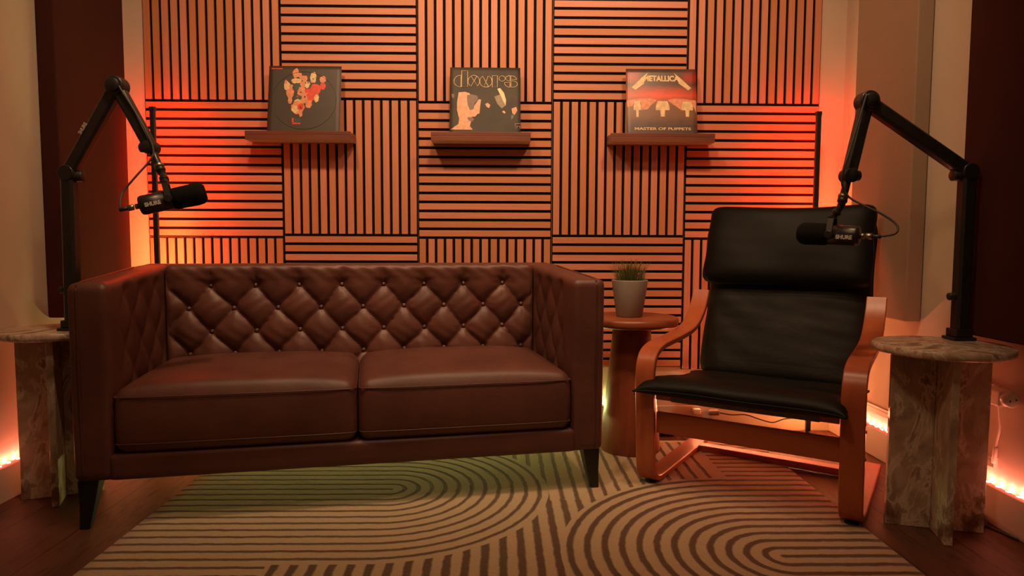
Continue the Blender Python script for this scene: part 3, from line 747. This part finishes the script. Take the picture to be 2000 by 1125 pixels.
m = MB(); cx, cz = q1(620, 590); m.add(*ring(cx, cz, .138, .128, .0007, 60)); m.build('record_ring', M['art_dark'], s1, True)

# sleeve 2: olive cover, pale outlined word, big pale face-like shape and small figures kept plain
s2 = sleeve(-.066, .306, 'olive record sleeve lettered doors with a pale head shape, middle shelf', M['art_olive'])
def q2(x, y): return ((x - 575) / 960 * .306, .303 - (y - 80) / 935 * .275)
def poly(par, name, mat, pts, q, y=-.0011):
    V, F = flat([q(*p) for p in pts][::-1], .0004, y); return mesh_obj(name, V, F, M[mat], par, False)
poly(s2, 'print', 'ink_flesh', [(215, 450), (300, 440), (360, 460), (400, 520), (420, 620), (430, 700), (400, 800), (390, 880), (370, 960), (410, 1015), (110, 1015), (215, 930), (225, 850), (195, 720), (195, 600)], q2)
poly(s2, 'print', 'ink_brown', [(330, 490), (400, 480), (470, 500), (480, 560), (430, 620), (420, 700), (370, 720), (340, 640), (330, 560)], q2, -.0016)
poly(s2, 'print', 'ink_flesh', [(490, 555), (520, 560), (510, 640), (500, 770), (470, 780), (440, 820), (390, 820), (420, 740), (430, 650)], q2, -.0021)
poly(s2, 'print', 'ink_smoke', [(340, 830), (400, 825), (430, 860), (400, 900), (350, 870)], q2, -.0024)
poly(s2, 'print', 'ink_tan', [(700, 510), (780, 475), (850, 560), (850, 650), (800, 690), (740, 620)], q2)
poly(s2, 'print', 'ink_cream', [(740, 390), (780, 380), (830, 450), (860, 560), (855, 650), (830, 600), (780, 480)], q2, -.0016)
poly(s2, 'print', 'ink_flesh', [(575, 625), (610, 605), (645, 640), (630, 685), (600, 670)], q2)
poly(s2, 'print', 'ink_flesh', [(805, 740), (830, 720), (855, 750), (840, 768)], q2)
poly(s2, 'print', 'ink_peach', [(935, 690), (1000, 665), (1012, 720), (975, 790), (945, 760)], q2)
poly(s2, 'print', 'ink_teal', [(930, 790), (965, 785), (960, 830), (930, 860)], q2)
poly(s2, 'print', 'ink_brown', [(115, 480), (150, 470), (160, 520), (135, 545)], q2)
# outlined lettering "doors"
m = MB(); k2 = .306 / 960
def strokes(pts, wd=.0013):
    pts = [p for i, p in enumerate(pts) if i == 0 or math.dist(p, pts[i - 1]) > 1]
    m.add(*tube([(q2(*p)[0], -.0022, q2(*p)[1]) for p in pts], wd, 6, 1, False))
def arcp(cx, cy, rx, ry, a0, a1, n=16): return [(cx + rx * math.cos(math.radians(a0 + (a1 - a0) * i / n)), cy - ry * math.sin(math.radians(a0 + (a1 - a0) * i / n))) for i in range(n + 1)]
strokes([(245, 190)] + arcp(245, 280, 95, 90, 90, 270) + [(245, 190)])
strokes([(255, 120), (335, 120), (335, 368), (255, 368), (255, 120)])
strokes(arcp(420, 280, 78, 90, 60, 240) + [(460, 202)])
strokes(arcp(420, 280, 78, 90, -60, 120) + [(470, 350)])
strokes(arcp(580, 280, 78, 90, 120, 300) + [(540, 202)] )
strokes(arcp(590, 280, 78, 90, -110, 70) + [(560, 365)])
strokes([(672, 192), (742, 192), (742, 368), (672, 368), (672, 192)])
strokes(arcp(805, 235, 42, 42, 0, 360))
strokes([(915, 190)] + arcp(915, 232, 62, 42, 90, 270) + [(915, 190)])
strokes([(925, 190)] + arcp(925, 250, 78, 58, 90, 0) + [(925, 250), (925, 190)])
strokes([(838, 295), (912, 295), (912, 370)] + arcp(905, 295, 66, 74, 270, 180))
strokes([(925, 270)] + arcp(940, 320, 74, 50, 90, -90) + [(925, 370), (925, 270)])
m.build('lettering', M['ink_gold'], s2, True)
m = MB(); 
def strk(pts, wd=.0010): m.add(*tube([(q2(*p)[0], -.0022, q2(*p)[1]) for p in pts], wd, 6, 1, False))
strk([(985, 1005), (985, 920), (1050, 920)]); strk([(1010, 1000), (1010, 960), (1045, 960), (1045, 1000)])
m.build('corner_mark', M['ink_gold'], s2, True)

# sleeve 3: dark cover, red dusk band, pale posts, two lines of lettering
s3 = sleeve(.702, .308, 'red and grey record sleeve lettered METALLICA over pale posts, right shelf', M['art_dusk'])
def q3(x, y): return ((x - 632) / 1045 * .308, .303 - (y - 75) / 945 * .275)
for i, (cx, w0, y0, y1, yb) in enumerate([(270, 130, 560, 700, 810), (645, 240, 560, 700, 800), (1010, 200, 570, 700, 800)]):
    poly(s3, 'print', 'ink_cream', [(cx - w0 * .3, y0), (cx + w0 * .3, y0), (cx + w0 * .42, y1 - 60), (cx + w0 * .42, y1), (cx + w0 * .15, y1), (cx + w0 * .12, yb), (cx - w0 * .12, yb), (cx - w0 * .15, y1), (cx - w0 * .42, y1), (cx - w0 * .42, y1 - 60)], q3, -.0012)
poly(s3, 'print', 'ink_peach', [(115, 560), (200, 540), (330, 520), (480, 520), (560, 545), (480, 620), (420, 690), (330, 700), (330, 590), (220, 590), (200, 640), (125, 660)], q3, -.0010)
poly(s3, 'print', 'ink_peach', [(720, 545), (800, 520), (950, 525), (1140, 550), (1140, 740), (1120, 690), (1080, 600), (940, 600), (920, 700), (870, 660), (800, 610)], q3, -.0010)
cx, cz = q3(632, 215)
text_mesh('lettering', 'METALLICA', M['ink_cream'], s3, .034, (cx, -.0016, cz), (PI / 2, 0, 0), .0004, .0016, width=.155)
poly(s3, 'lettering_stroke', 'ink_cream', [(440, 120), (385, 215), (375, 295), (245, 390), (190, 355), (350, 190)], q3, -.0017)
poly(s3, 'lettering_stroke', 'ink_cream', [(820, 120), (905, 190), (1075, 355), (1030, 392), (890, 285), (880, 215)], q3, -.0017)
cx, cz = q3(640, 1000)
text_mesh('lettering', 'MASTER OF PUPPETS', M['ink_cream'], s3, .016, (cx, -.0014, cz + .003), (PI / 2, 0, 0), .0003, .0004, width=.245)

# ------------------------------------------------------------------ boom arms and microphones
def boom(name, label, basep, elbow, apex, joint, tip, D, knob_dir, lower_name=False):
    """all points in world space; the thing stands on the marble table"""
    t = thing(name, label, 'microphone arm', basep, 0, 'black boom arms'); B = Vector(basep)
    L = lambda p: Vector(p) - B
    m = MB(); m.add(*box((-.036, -.032, 0), (.036, .032, .010))); m.add(*box((-.027, -.026, .010), (.027, .026, .035))); bevel(m.build('base_plate', M['black_metal'], t), .003)
    e, a_, j, tp = L(elbow), L(apex), L(joint), L(tip)
    m = MB(); m.add(*bar((0, 0, .03), e, .042, .042)); po = m.build('pole', M['black_metal'], t)
    m = MB(); m.add(*cyl(e * .26 + Vector((-.040, 0, 0)), e * .26 + Vector((.02, 0, 0)), .012)); m.build('clamp_knob', M['black_plastic'], t, True)
    m = MB(); m.add(*bar(e, a_, .040, .042)); m.add(*cyl(e + Vector((0, -.023, 0)), e + Vector((0, .023, 0)), .027)); lo = m.build('lower_arm', M['black_metal'], t); bevel(lo, .002)
    k = Vector(knob_dir)
    m = MB(); m.add(*cyl(e - k * .022 + Vector((0, 0, -.01)), e + k * .048 + Vector((0, 0, -.01)), .018)); m.build('tension_knob', M['black_plastic'], t, True)
    m = MB(); m.add(*bar(a_, j, .036, .038)); m.add(*cyl(a_ + Vector((0, -.026, 0)), a_ + Vector((0, .024, 0)), .031)); up2 = m.build('upper_arm', M['black_metal'], t); bevel(up2, .002)
    m = MB(); m.add(*cyl(a_ + Vector((0, -.034, 0)), a_ + Vector((0, -.026, 0)), .022)); m.build('joint_cap', M['black_plastic'], t, True)
    m = MB(); m.add(*cyl(j + Vector((0, -.024, 0)), j + Vector((0, .024, 0)), .022)); m.build('end_joint', M['black_plastic'], t, True)
    kk = Vector((D, 0, 0))
    m = MB(); m.add(*cyl(j + kk * .004, j + kk * .034, .0155)); m.build('end_knob', M['black_plastic'], t, True)
    m = MB(); m.add(*cyl(j, tp, .0115)); m.build('swivel_rod', M['black_metal'], t, True)
    dd = (tp - j).normalized(); c0 = j + (tp - j) * .62
    m = MB(); m.add(*cyl(c0, c0 + dd * .012, .0155)); m.build('swivel_ring', M['chrome'], t, True)
    m = MB(); m.add(*cyl(c0 + dd * .012, c0 + dd * .026, .0145)); m.build('swivel_collar', M['black_plastic'], t, True)
    return t
def mic(label, tip, rear, front, side, screen, cable, tlabel_rot):
    """dynamic microphone: rear end -> front end axis, held by a yoke below the tip"""
    R = Vector(rear); Fv = Vector(front); ax = (Fv - R).normalized(); T = Vector(tip)
    t = thing('microphone', label, 'microphone', tip, 0, 'studio microphones'); r = R - T; A = axis_to(ax); Ln = (Fv - R).length
    bl = Ln * (.50 if screen else .56)
    mesh_obj('body', *lathe([(0, 0), (.024, 0), (.0285, .003), (.0305, .010), (.0305, bl), (0, bl)], 32, r, A), M['black_metal'], t)
    mesh_obj('windscreen', *lathe([(0, bl - .002), (.031, bl - .002), (.034, bl + .008), (.0355, Ln * .86), (.033, Ln - .012), (.023, Ln - .001), (0, Ln)], 32, r, A), M['foam'], t)
    c = r + ax * (bl * .90); s = Vector(side).normalized(); s = (s - ax * s.dot(ax)).normalized(); u = s.cross(ax); 
    if u.z < 0: u = -u
    m = MB()
    top = c + u * .052
    for sg in (-1, 1):
        m.add(*bar(c + s * sg * .0345, top + s * sg * .0315 * .6, .018, .005, side=tuple(ax)))
        m.add(*cyl(c + s * sg * .030, c + s * sg * .040, .012))
    m.add(*bar(top + s * .022, top - s * .022, .018, .006, side=tuple(ax))); m.add(*cyl(top, Vector((0, 0, 0)), .0105)); m.add(*cyl(top - (top) * .35, top - top * .6, .014))
    m.build('yoke', M['black_metal'], t, False)
    m = MB(); m.add(*cyl(r - ax * .004, r + ax * .002, .010)); m.build('socket', M['black_plastic'], t, True)
    m = MB(); m.add(*cyl(r - ax * .013, r - ax * .002, .0085)); m.add(*cyl(r - ax * .034, r - ax * .016, .0095)); pl = m.build('plug', M['chrome'], t, True)
    m = MB(); m.add(*cyl(r - ax * .058, r - ax * .034, .006)); m.build('plug_sleeve', M['black_plastic'], pl, True)
    pts = [r - ax * .055] + [Vector(p) - T for p in cable]
    mesh_obj('cable', *tube(pts, .0033, 8, 8), M['cable'], t)
    # name lettering on the side facing the room
    rot = Matrix((ax if ax.x > 0 else -ax, u, (ax if ax.x > 0 else -ax).cross(u))).transposed().to_euler()
    nrm = (ax if ax.x > 0 else -ax).cross(u)
    lc = r + ax * (bl * .42) + nrm * .0312 - u * .006
    text_mesh('lettering', 'SHURE', M['label'], t, .0165, lc, rot, .0006, .0008, width=.046)
    return t
Bl = (-1.412, 2.25, .5735)
boom('boom_arm', 'black boom microphone arm standing on the left marble table', Bl, (-1.406, 2.25, 1.088), (-1.234, 2.24, 1.366), (-1.128, 2.23, 1.170), (-1.083, 2.21, 1.082), -1, (1, 0, 0))
mic('black studio microphone hanging from the left boom arm above the sofa', (-1.083, 2.21, 1.082), (-1.118, 2.13, .978), (-.938, 2.19, 1.025), (0, 1, 0), True,
    [(-1.172, 2.12, .985), (-1.180, 2.15, 1.02), (-1.150, 2.17, 1.07), (-1.115, 2.195, 1.125), (-1.108, 2.205, 1.160), (-1.130, 2.205, 1.22), (-1.165, 2.212, 1.28), (-1.205, 2.213, 1.345), (-1.225, 2.214, 1.378), (-1.25, 2.23, 1.39)], None)
Br = (1.448, 2.09, .569)
boom('boom_arm', 'black boom microphone arm standing on the right marble table', Br, (1.448, 2.09, 1.092), (1.124, 2.09, 1.304), (1.072, 2.08, 1.078), (1.047, 2.07, .985), 1, (-1, 0, 0))
mic('black studio microphone hanging in front of the armchair headrest', (1.047, 2.07, .985), (1.090, 2.035, .893), (.952, 2.150, .902), (1, 1, 0), True,
    [(1.158, 1.965, .900), (1.166, 1.975, .925), (1.140, 2.00, .955), (1.095, 2.03, .985), (1.062, 2.055, 1.012), (1.040, 2.055, 1.05), (1.040, 2.045, 1.10), (1.060, 2.05, 1.16), (1.085, 2.052, 1.25), (1.105, 2.055, 1.32)], None)
# pale lettering mark on the left lower arm
arm_l = [o for o in bpy.data.objects if o.name.startswith('lower_arm')][0]
d_ = Vector((-1.238 + 1.412, 0, 1.366 - 1.090)).normalized(); ang = math.atan2(d_.z, d_.x)
text_mesh('lettering', 'SHURE', M['label'], arm_l, .016, (.075, -.031, .655), (PI / 2, -ang, 0), .0005, .0003, width=.04)

# ------------------------------------------------------------------ wall socket adapter, cable coil, bits behind the armchair
t = thing('power_adapter', 'white plug adapter in the right wall socket above the light strip', 'power adapter', (XR, 2.0, .405))
m = MB(); m.add(*box((-.014, .04, -.035), (0, .125, .030))); bevel(m.build('socket_plate', M['white_plastic'], t), .003)
m = MB(); m.add(*box((-.055, -.035, -.022), (-.012, .055, .026))); bevel(m.build('adapter_body', M['white_plastic'], t), .005)
m = MB(); m.add(*cyl((-.034, -.036, .004), (-.034, -.062, .004), .0225, 28)); m.build('socket_face', M['white_plastic'], t, True)
m = MB(); m.add(*cyl((-.043, -.0622, .002), (-.043, -.0632, .002), .0028, 12)); m.add(*cyl((-.025, -.0622, .006), (-.025, -.0632, .006), .0028, 12)); m.build('pin_hole', M['black_plastic'], t, True)
mesh_obj('cord', *tube([(-.03, .0, -.02), (-.020, .008, -.06), (-.012, .012, -.10), (-.008, .028, -.15), (-.010, .030, -.19), (-.012, .032, -.215)], .0028, 8, 6), M['white_plastic'], t)
m = MB(); m.add(*cyl((-.009, .029, -.165), (-.011, .032, -.215), .0065)); m.build('inline_connector', M['white_plastic'], t, True)
coil = []
for k in range(90):
    a_ = k / 90 * 2 * PI * 4.3; rr_ = .052 + .012 * math.sin(a_ * .37) ; coil.append((1.462 + rr_ * math.cos(a_), 2.07 + (rr_ + .02) * math.sin(a_), .006 + .004 * (k // 22) + .004 * abs(math.sin(a_ * 1.3))))
coil += [(1.50, 2.00, .005), (1.515, 1.94, .0045), (1.522, 1.90, .0045)]
o = mesh_obj('cable_coil', *tube(coil, .0038, 8, 2), M['cable']); tag(o, 'grey cable coiled on the floor behind the right marble table', 'cable')
m = MB(); m.add(*box((-.017, -.012, 0), (.017, .012, .026))); o = bevel(m.build('wall_plug', M['white_plastic']), .004); o.location = (.905, 3.043, .082); tag(o, 'small cream plug against the back baseboard under the armchair seat', 'plug')
v, f = rbox((-.026, -.014, 0), (.026, .014, .024), .010, .004); o = mesh_obj('transformer', v, f, M['webbing']); o.location = (.985, 3.041, .078); o.rotation_euler = (0, 0, 0); tag(o, 'small grey transformer against the back baseboard beside the cream plug', 'transformer')
o = mesh_obj('power_cable', *tube([(1.008, 3.04, .090), (1.06, 3.02, .085), (1.12, 3.01, .088), (1.18, 3.0, .07), (1.24, 3.0, .055), (1.29, 3.0, .07), (1.33, 3.0, .075)], .0028, 8, 6), M['rubber']); tag(o, 'thin black cable hanging by the back wall under the armchair', 'cable')
v, f = rbox((-.05, -.02, 0), (.05, .02, .022), .006, .005); o = mesh_obj('power_strip', v, f, M['rubber']); o.location = (.735, 2.985, 0); tag(o, 'black power strip on the floor by the back wall behind the armchair', 'power strip')
